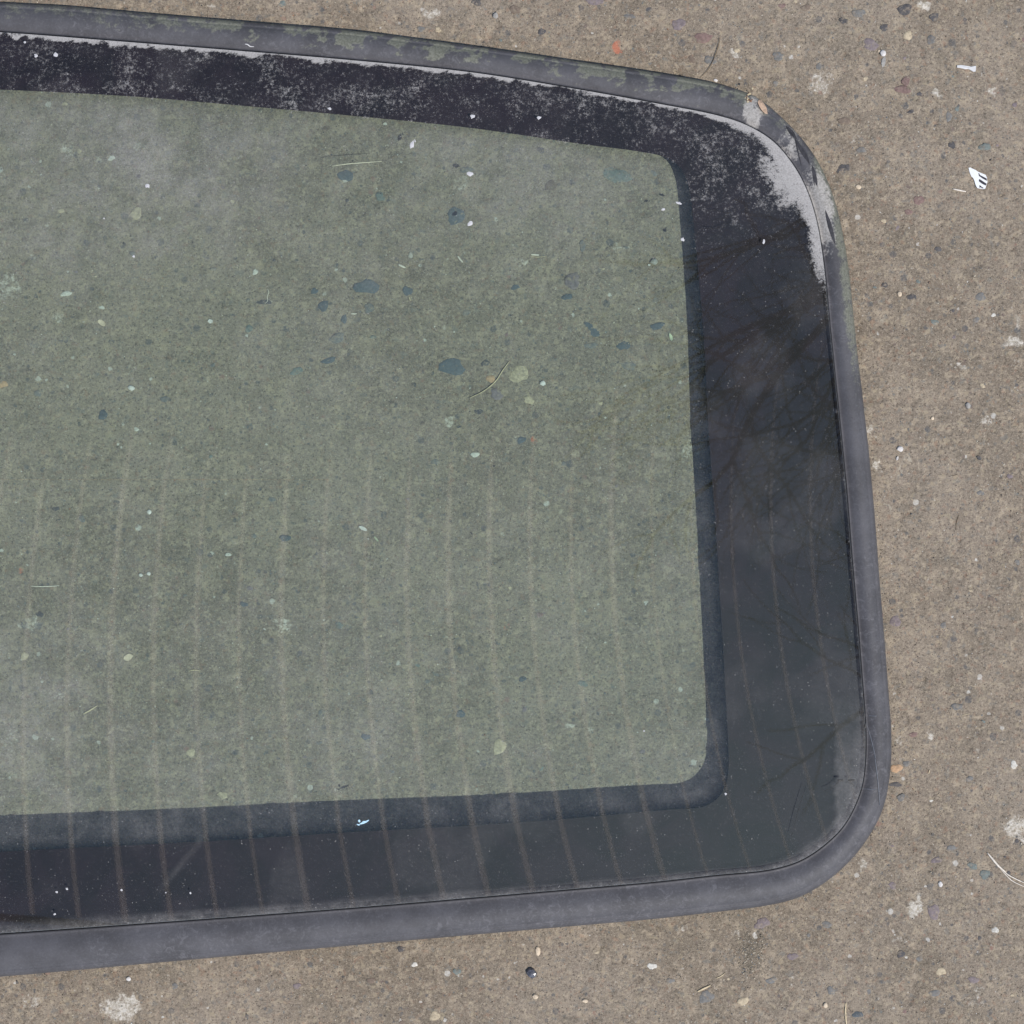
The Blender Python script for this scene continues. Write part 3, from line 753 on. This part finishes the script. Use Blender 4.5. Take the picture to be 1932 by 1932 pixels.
def straw(pts, r, mat, label, zf=plan_gz, name='straw', cat='straw', lift=.0002, arch=.0, flat=.6):
    o = plan_tube(name, pts, r, mat, zf, None, lift, flat, arch); place(o, *pts[0], zf); return tag(o, label, cat)
straw([(1798,356.5),(1810,359),(1822.5,361.5)], 1.6, M_pstraw, 'short cream straw lying just left of the striped white paper scrap', lift=.0004)
straw([(1316,1871),(1328,1865),(1341,1859)], 1.9, M_straw, 'short thick tan straw on the concrete below the lower seal', lift=.0003)
straw([(1351,1846),(1360,1842),(1368,1836)], 1.0, M_straw, 'thin faint straw above right of the short thick tan straw below the seal')
straw([(1596,1892),(1595,1910),(1597,1934)], 1.7, M_straw, 'upright tan straw at the bottom edge, right of the grey pebbles', lift=.0004)
straw([(886,751),(913,737.5),(936,718),(949,698),(961,682)], 1.1, M_straw, 'long curved dry grass stem under the glass beside a yellow pebble', name='grass_stem', cat='grass stem', lift=.0008)
straw([(1359,66),(1357,80),(1350,103),(1337,130),(1320,148)], .75, M_brown, 'long dark curved hair crossing the concrete above the upper seal', name='hair', cat='hair', lift=.0009)
straw([(627,313.5),(650,310),(685,307),(721,304.5)], .65, M_gleaf, 'long thin pale fibre lying across the upper part of the glass', zf=top_z, name='fibre', cat='fibre', lift=.0001)
straw([(57,1105.5),(75,1106.5),(95,1106),(112,1105)], 1.1, M_pstraw, 'straight pale straw under the glass near the left edge of the photo')
straw([(157,1347),(168,1341),(184,1331)], 1.5, M_straw, 'yellowish straw under the glass towards the lower left')
straw([(356,1266),(367,1264),(378,1266)], 1.1, M_straw, 'tiny curved straw under the lower half of the glass')
straw([(752,499),(758,502),(765,505)], 2.2, M_pstraw, 'stubby cream wood splinter under the glass left of the two crossed ones', name='splinter', cat='splinter')
straw([(863,483),(868,489),(873,495)], 1.9, M_pstraw, 'cream splinter under the glass below the largest upper blue grey stone', name='splinter', cat='splinter')
straw([(1002,480),(1010,480.5),(1017,481)], 1.9, M_pstraw, 'pale flat splinter under the glass above the small yellow stain', name='splinter', cat='splinter')
straw([(1000,484),(1015,485),(1032,483)], .6, M_straw, 'hair thin straw lying beside the pale flat splinter under the glass')
straw([(662,592),(667,592),(673,592)], 1.4, M_pstraw, 'tiny straight splinter under the glass below the dark stone pair', name='splinter', cat='splinter')
straw([(772,560),(774,568)], 1.0, M_straw, 'tiny upright straw under the glass below a dark blue pebble')
straw([(505,545),(507,552),(504,560),(505,567),(500,573)], .7, M_pstraw, 'thin crooked pale root above an oblong dark stone under the glass', name='rootlet', cat='rootlet')
straw([(1815,1350),(1822,1348),(1829,1347)], .5, M_straw, 'very fine straw on the concrete at the far right middle')
straw([(1754,1452),(1752,1460)], .9, M_straw, 'small upright straw right of the orange pebble by the seal')
straw([(1809,972),(1805,984),(1803,1000)], .55, M_brown, 'thin rusty curved fibre on the concrete right of the window', name='fibre', cat='fibre')
straw([(1790,899),(1800,897),(1807,895)], .5, M_brown, 'short brown twig bit on the concrete right of the window', name='twig_bit', cat='twig')
straw([(462,83),(467,84),(472,87.5),(479,88)], 1.1, M_white, 'tiny white crooked fibre stuck on the upper rubber seal', zf=seal_z, name='fibre', cat='fibre', lift=.0)
straw([(1635,1243),(1638,1246)], .4, M_straw, 'hair thin straw tip') if False else None

# forked straw at lower right
fs = empty('forked_straw', world(1863, 1610, plan_gz(1863, 1610)))
tag(fs, 'long bleached forked straw at the right edge of the concrete, low in the photo', 'straw')
off = tuple(fs.location)
plan_tube('stalk', [(1863,1609),(1872,1620),(1884,1634),(1898,1646)], 2.0, M_pstraw, plan_gz, fs, .0004, .5, .0006, off)
plan_tube('strand', [(1884,1633),(1900,1649),(1918,1659),(1938,1668)], 1.1, M_pstraw, plan_gz, fs, .0004, .5, .0004, off)
plan_tube('strand', [(1884,1635),(1897,1650),(1910,1662),(1935,1674)], .9, M_pstraw, plan_gz, fs, .0004, .5, .0003, off)

# white plastic sliver with a forked end
def cr(x, y, ou=1243.5, ov=0.0, k=.3564): return (ou+x*k, ov+y*k)
sl = chip('plastic_sliver', [cr(*p) for p in [(1577,346),(1600,344),(1650,352),(1678,348),(1676,378),(1664,380),(1652,366),(1618,366),(1596,360),(1578,358)]], .00035, M_white, plan_gz, None, .0004)
tag(place(sl, 1820, 128), 'small white plastic sliver with a forked right end near the top right corner', 'plastic sliver')
# striped paper scrap
def ce(x, y): return ((3300+x/5.552)*.5296, (500+y/5.552)*.5296)
pp = empty('paper_scrap', world(1842, 337, plan_gz(1842, 337)))
tag(pp, 'torn white paper scrap printed with three black bars on the concrete', 'paper scrap')
off = tuple(pp.location)
def pz(u, v): return .0007+.00003*(u-1842)
chip('paper', [ce(*p) for p in [(835,545),(868,534),(915,560),(990,592),(1000,608),(1080,645),(1172,682),(1200,740),(1204,790),(1210,820),(1190,875),(1168,952),(1130,966),(1060,955),(1010,945),(982,900),(965,850),(950,795),(925,745),(892,715),(860,640)]], .00012, M_paper, pz, pp, off=off)
for q in ([(1035,665),(1048,662),(1062,690),(1188,745),(1196,785),(1110,745),(1045,705)], [(1045,782),(1062,780),(1190,852),(1170,880),(1100,850),(1045,815)], [(1052,893),(1072,900),(1095,918),(1135,940),(1105,945),(1080,928),(1055,935)]):
    P = [ce(*p) for p in q]; cu_ = sum(p[0] for p in P)/len(P); cv_ = sum(p[1] for p in P)/len(P); P = [(cu_+(a-cu_)*1.05, cv_+(b-cv_)*1.25) for a, b in P]
    V = [world(u, v, pz(u, v)+.00024) for u, v in P]; V += [(x, y, z-.00014) for x, y, z in V]; nn = len(P)
    V = [(a-off[0], b-off[1], c-off[2]) for a, b, c in V]
    Fq = [tuple(range(nn))[::-1]]+[(i, (i+1) % nn, nn+(i+1) % nn, nn+i) for i in range(nn)]
    link('printed_bar', mesh_np('printed_bar', V, Fq, [M_ink], smooth=False), pp)

# chips and leaf pieces
def leaf(u, v, a, b, rot, mat, label, cat, name, zf=plan_gz, lift=.0003, curl=.0006):
    o = chip(name, blobpoly(u, v, a, b, rot, 11, .14), .00015, mat, zf, None, lift, curl); return tag(place(o, u, v, zf), label, cat)
leaf(1439,201,16,5.6,1.0, M_leaf, 'dry peach brown leaf fragment caught on the battered corner of the seal', 'leaf fragment', 'leaf_fragment', seal_z, .0006, -.0003)
leaf(1266,636,7.5,3.2,1.25, M_gleaf, 'pale green leaf chip under the glass near its right clear edge', 'leaf chip', 'leaf_chip')
leaf(685,997,8,3.2,.5, M_pebw, 'white elongated chip under the middle of the glass', 'chip', 'chip')
leaf(710,1017,6,1.8,.9, M_gleaf, 'slim pale flake below right of the white elongated chip under glass', 'flake', 'flake')
leaf(1693,865,4.2,1.8,-1.2, M_pebw, 'thin white chip on the concrete just below the white pebble', 'chip', 'chip')
leaf(1667,117,3.8,11,.15, M_pebg, 'slim grey tan seed husk standing on the upper right concrete', 'seed husk', 'seed_husk', lift=.0005, curl=-.0008)
leaf(242,1240,9,6,-.4, M_pebc, 'pale tan flake under the lower left part of the glass', 'flake', 'flake')
leaf(192.5,609.5,8.5,5,.7, M_pebc, 'peach coloured flake under the upper left part of the glass', 'flake', 'flake')
leaf(397,625-19,5,4,.2, M_pebw, 'small round cream flake under the glass left of the dark pebbles', 'flake', 'flake')
leaf(1225,500,3,2,0, M_pebw, 'tiny white flake beside the round pale stone under the glass', 'flake', 'flake')

PL = []
for s in range(5):
    r = random.Random(s+50); V = []; F = []; k = 9
    rr = [1+.22*r.uniform(-1, 1) for _ in range(k)]
    for (q, z) in ((.55, -.6), (.95, -.25), (1.0, .1), (.78, .5), (.35, .75)):
        for i in range(k):
            a = 2*math.pi*i/k; V.append((rr[i]*q*math.cos(a), rr[(i+1) % k]*q*math.sin(a), z+.08*r.uniform(-1, 1)))
    V.append((0, 0, .8)); V.append((0, 0, -.65))
    for L in range(4):
        for i in range(k): j = (i+1) % k; F.append((L*k+i, L*k+j, (L+1)*k+j, (L+1)*k+i))
    for i in range(k): F.append((4*k+i, 4*k+(i+1) % k, 5*k)); F.append(((i+1) % k, i, 5*k+1))
    PL.append((V, F))
def loose(u, v, a, b, mat, label, i=0, zf=plan_gz, hgt=.7, smooth=False):
    V, F = PL[i % 5]; x, y, _ = world(u, v); V = [(p[0]*a*PX, p[1]*b*PX, (p[2]+.6)*min(a, b)*PX*hgt) for p in V]
    o = link('loose_pebble', mesh_np('loose_pebble', V, F, [mat], smooth=smooth)); o.location = world(u, v, zf(u, v)); return tag(o, label, 'pebble')
loose(1698,847,6,5.5, M_pebw, 'loose white oval pebble with a dark left side, right of the window', 0)
loose(1759,789,3.2,3.2, M_pebc, 'tiny loose cream pebble with a dark shadow, right of the window', 1)
loose(1826,765,4.5,5.5, M_pebg, 'loose grey brown pebble near the right edge above a white stain', 2)
loose(1666,101,5,5.5, M_pebw, 'pale grey pebble touching the top of the seed husk', 3)
loose(1659,97,3,2.6, M_pebc, 'tiny cream pebble upper left of the pale grey one by the husk', 4)
loose(935,30,5.5,5.5, M_pebg, 'rounded grey pebble in a dark hole above the upper seal', 1)
loose(1002.5,1835,9,9, M_pebs, 'glossy dark stone with a bright glint below the lower seal', 2, smooth=False)
loose(1015,1794,4.5,8, M_pebc, 'peach white slim pebble between lower seal and glossy dark stone', 3)
loose(1010,1880,5,5, M_pebc, 'peach pebble directly below the glossy dark stone', 4)
loose(1104,1888,5.5,4, M_pebc, 'peach pebble at the bottom, right of the glossy dark stone', 0)
loose(1557,1896,4.6,4.8, M_pebc, 'bright cream pebble left of the upright straw at the bottom', 1)
loose(1619,353,5,4, M_pebc, 'cream angular pebble right of the seal corner, under the dark stone', 2)
loose(1697,555,4,4.5, M_pebc, 'cream angular pebble right of the window, above the middle', 3)
loose(1774,1668,4,5.5, M_pebw, 'white speckled pebble in the lower right quarter', 4)
loose(1291,151,3.5,3, M_pebw, 'tiny white pebble just above the upper seal near the hair') if False else None
loose(1350,152,3.6,3.0, M_pebw, 'tiny white pebble just above the upper seal, right of the hair', 2)
loose(1234,494,7,6.5, M_pebg, 'round pale stone under the glass near its upper right corner', 0)
loose(1024,723,6,4.5, M_pebw, 'white angular pebble under the glass right of the yellow stone', 1)
loose(248,732,6,4.8, M_pebw, 'smooth bluish white pebble under the left half of the glass', 2)
loose(282,966,4,4.2, M_pebw, 'round white pebble under the glass on the left', 3)
loose(266,1085,3.6,3.4, M_pebw, 'left of two tiny white pebbles side by side under the glass', 4)
loose(281,1082,3.6,4, M_pebw, 'right of two tiny white pebbles side by side under the glass', 0)
loose(445,644,5,3.4, M_pebc, 'slim cream pebble') if False else None
loose(1720,1870,4,3, M_pebw, 'x') if False else None
loose(243,1846,5,4, M_pebw, 'white pebble on the concrete under the lower seal at the left', 1)
loose(620,820,3,3,M_pebw,'x') if False else None
# rusty crumbs in the chewed corner of the seal
cb = empty('rusty_crumb', world(1409, 183, seal_z(1409, 183)))
tag(cb, 'clump of rusty brown crumbs stuck on the battered corner of the seal', 'debris')
for i in range(16):
    u = random.gauss(1410, 4.5); v = random.gauss(184, 5.5); V, F = PL[i % 5]; r = random.uniform(.8, 2.2)*PX
    w = Vector(world(u, v, seal_z(u, v)))-cb.location
    o = link('crumb', mesh_np('crumb', [(p[0]*r+w.x, p[1]*r+w.y, (p[2]+.3)*r+w.z) for p in V], F, [random.choice([M_crumb, M_crumb, M_straw])], smooth=False), cb)

# ------------------------------------------------------------------ slatted canopy high over the window: seen as dim stripes in the glass
def mat_translucent():
    m = new_mat('translucent_roof_strip'); t = NT(m)
    a = t.node('ShaderNodeBsdfTranslucent'); a.inputs[0].default_value = (0.84, 0.79, 0.80, 1)
    b = t.node('ShaderNodeBsdfDiffuse'); b.inputs[0].default_value = (0.6, 0.56, 0.54, 1)
    x = t.node('ShaderNodeMixShader'); x.inputs[0].default_value = .05
    t.l.new(a.outputs[0], x.inputs[1]); t.l.new(b.outputs[0], x.inputs[2]); t.out(x.outputs[0]); return m
M_strip = mat_translucent()
M_rail = mat_simple('dark_rail', (0.08, 0.08, 0.09), .6, .15, 6)
can = empty('lath_screen', (0, 0, 4.0)); can.rotation_euler = (math.radians(14), 0, 0)
tag(can, 'overhead row of pale translucent laths, seen only as thin stripes mirrored in the glass', 'lath screen')
def box(name, x0, x1, y0, y1, z0, z1, mat, parent, top=1.0):
    c = (x0+x1)/2; h = (x1-x0)/2
    V = [(c+(h if x else -h)*(top if y else 1), (y1 if y else y0), z) for z in (z0, z1) for y in (0, 1) for x in (0, 1)]
    F = [(0,2,3,1),(4,5,7,6),(0,1,5,4),(2,6,7,3),(0,4,6,2),(1,3,7,5)]
    return link(name, mesh_np(name, V, F, [mat], smooth=False), parent)
x = -2.455; nl = 0
while x < 1.8:
    y0 = -1.56 if x < 1.28 else -1.34
    g = .0160*random.uniform(.7, 1.2)*(1 if x < .72 else .55)
    ym = .28+random.uniform(-.12, .12)
    box('lath', x-g/2, x+g/2, y0, ym, .004, .008, M_strip, can)
    box('lath_tip', x-g/2, x+g/2, ym, ym+random.uniform(.35, .5), .004, .008, M_strip, can, .05)
    x += .135; nl += 1
box('rail', -2.5, 1.27, -1.60, -1.57, -.01, .03, M_rail, can)
# bare branches hanging above, mirrored in the upper right of the border
M_bark = mat_simple('dark_bark', (0.045, 0.038, 0.032), .9, .3, 40)
BV = []; BF = []
def limb(p, q, r0, r1):
    b = len(BV); p = Vector(p); q = Vector(q); d = (q-p).normalized(); a = d.orthogonal().normalized(); c = d.cross(a); k = 5
    for (w, r) in ((p, r0), (q, r1)):
        for i in range(k):
            t_ = 2*math.pi*i/k; BV.append(tuple(w+a*math.cos(t_)*r+c*math.sin(t_)*r))
    for i in range(k): BF.append((b+i, b+(i+1) % k, b+k+(i+1) % k, b+k+i))
rb = random.Random(5)
def grow(p, ang, ln, r, dep):
    n_ = 4
    for i in range(n_):
        ang += rb.uniform(-.28, .28)
        q = (p[0]+math.cos(ang)*ln/n_, p[1]+math.sin(ang)*ln/n_, p[2]+rb.uniform(-.03, .03)); limb(p, q, r*1.5, r*1.3); r *= .86; p = q
        if dep > 0 and (i > 0 or dep < 3): grow(p, ang+rb.choice([-1, 1])*rb.uniform(.45, .95), ln*rb.uniform(.5, .72), r*.7, dep-1)
    if dep > 0: grow(p, ang+rb.uniform(-.3, .3), ln*.6, r, dep-1)
b0 = (1.95, 1.55, 3.9)
grow(b0, math.radians(222), .95, .022, 3)
grow((2.0, 1.0, 3.8), math.radians(190), .75, .016, 3)
grow((2.05, .35, 3.8), math.radians(172), .7, .013, 3)
grow((2.05, -.3, 3.8), math.radians(165), .6, .010, 2)
bo = mesh_np('tree_branch', np.array(BV)-np.array(b0), BF, [M_bark])
o = link('tree_branch', bo); o.location = b0
tag(o, 'bare dark tree branches overhead, mirrored in the black border at the upper right', 'tree branch')
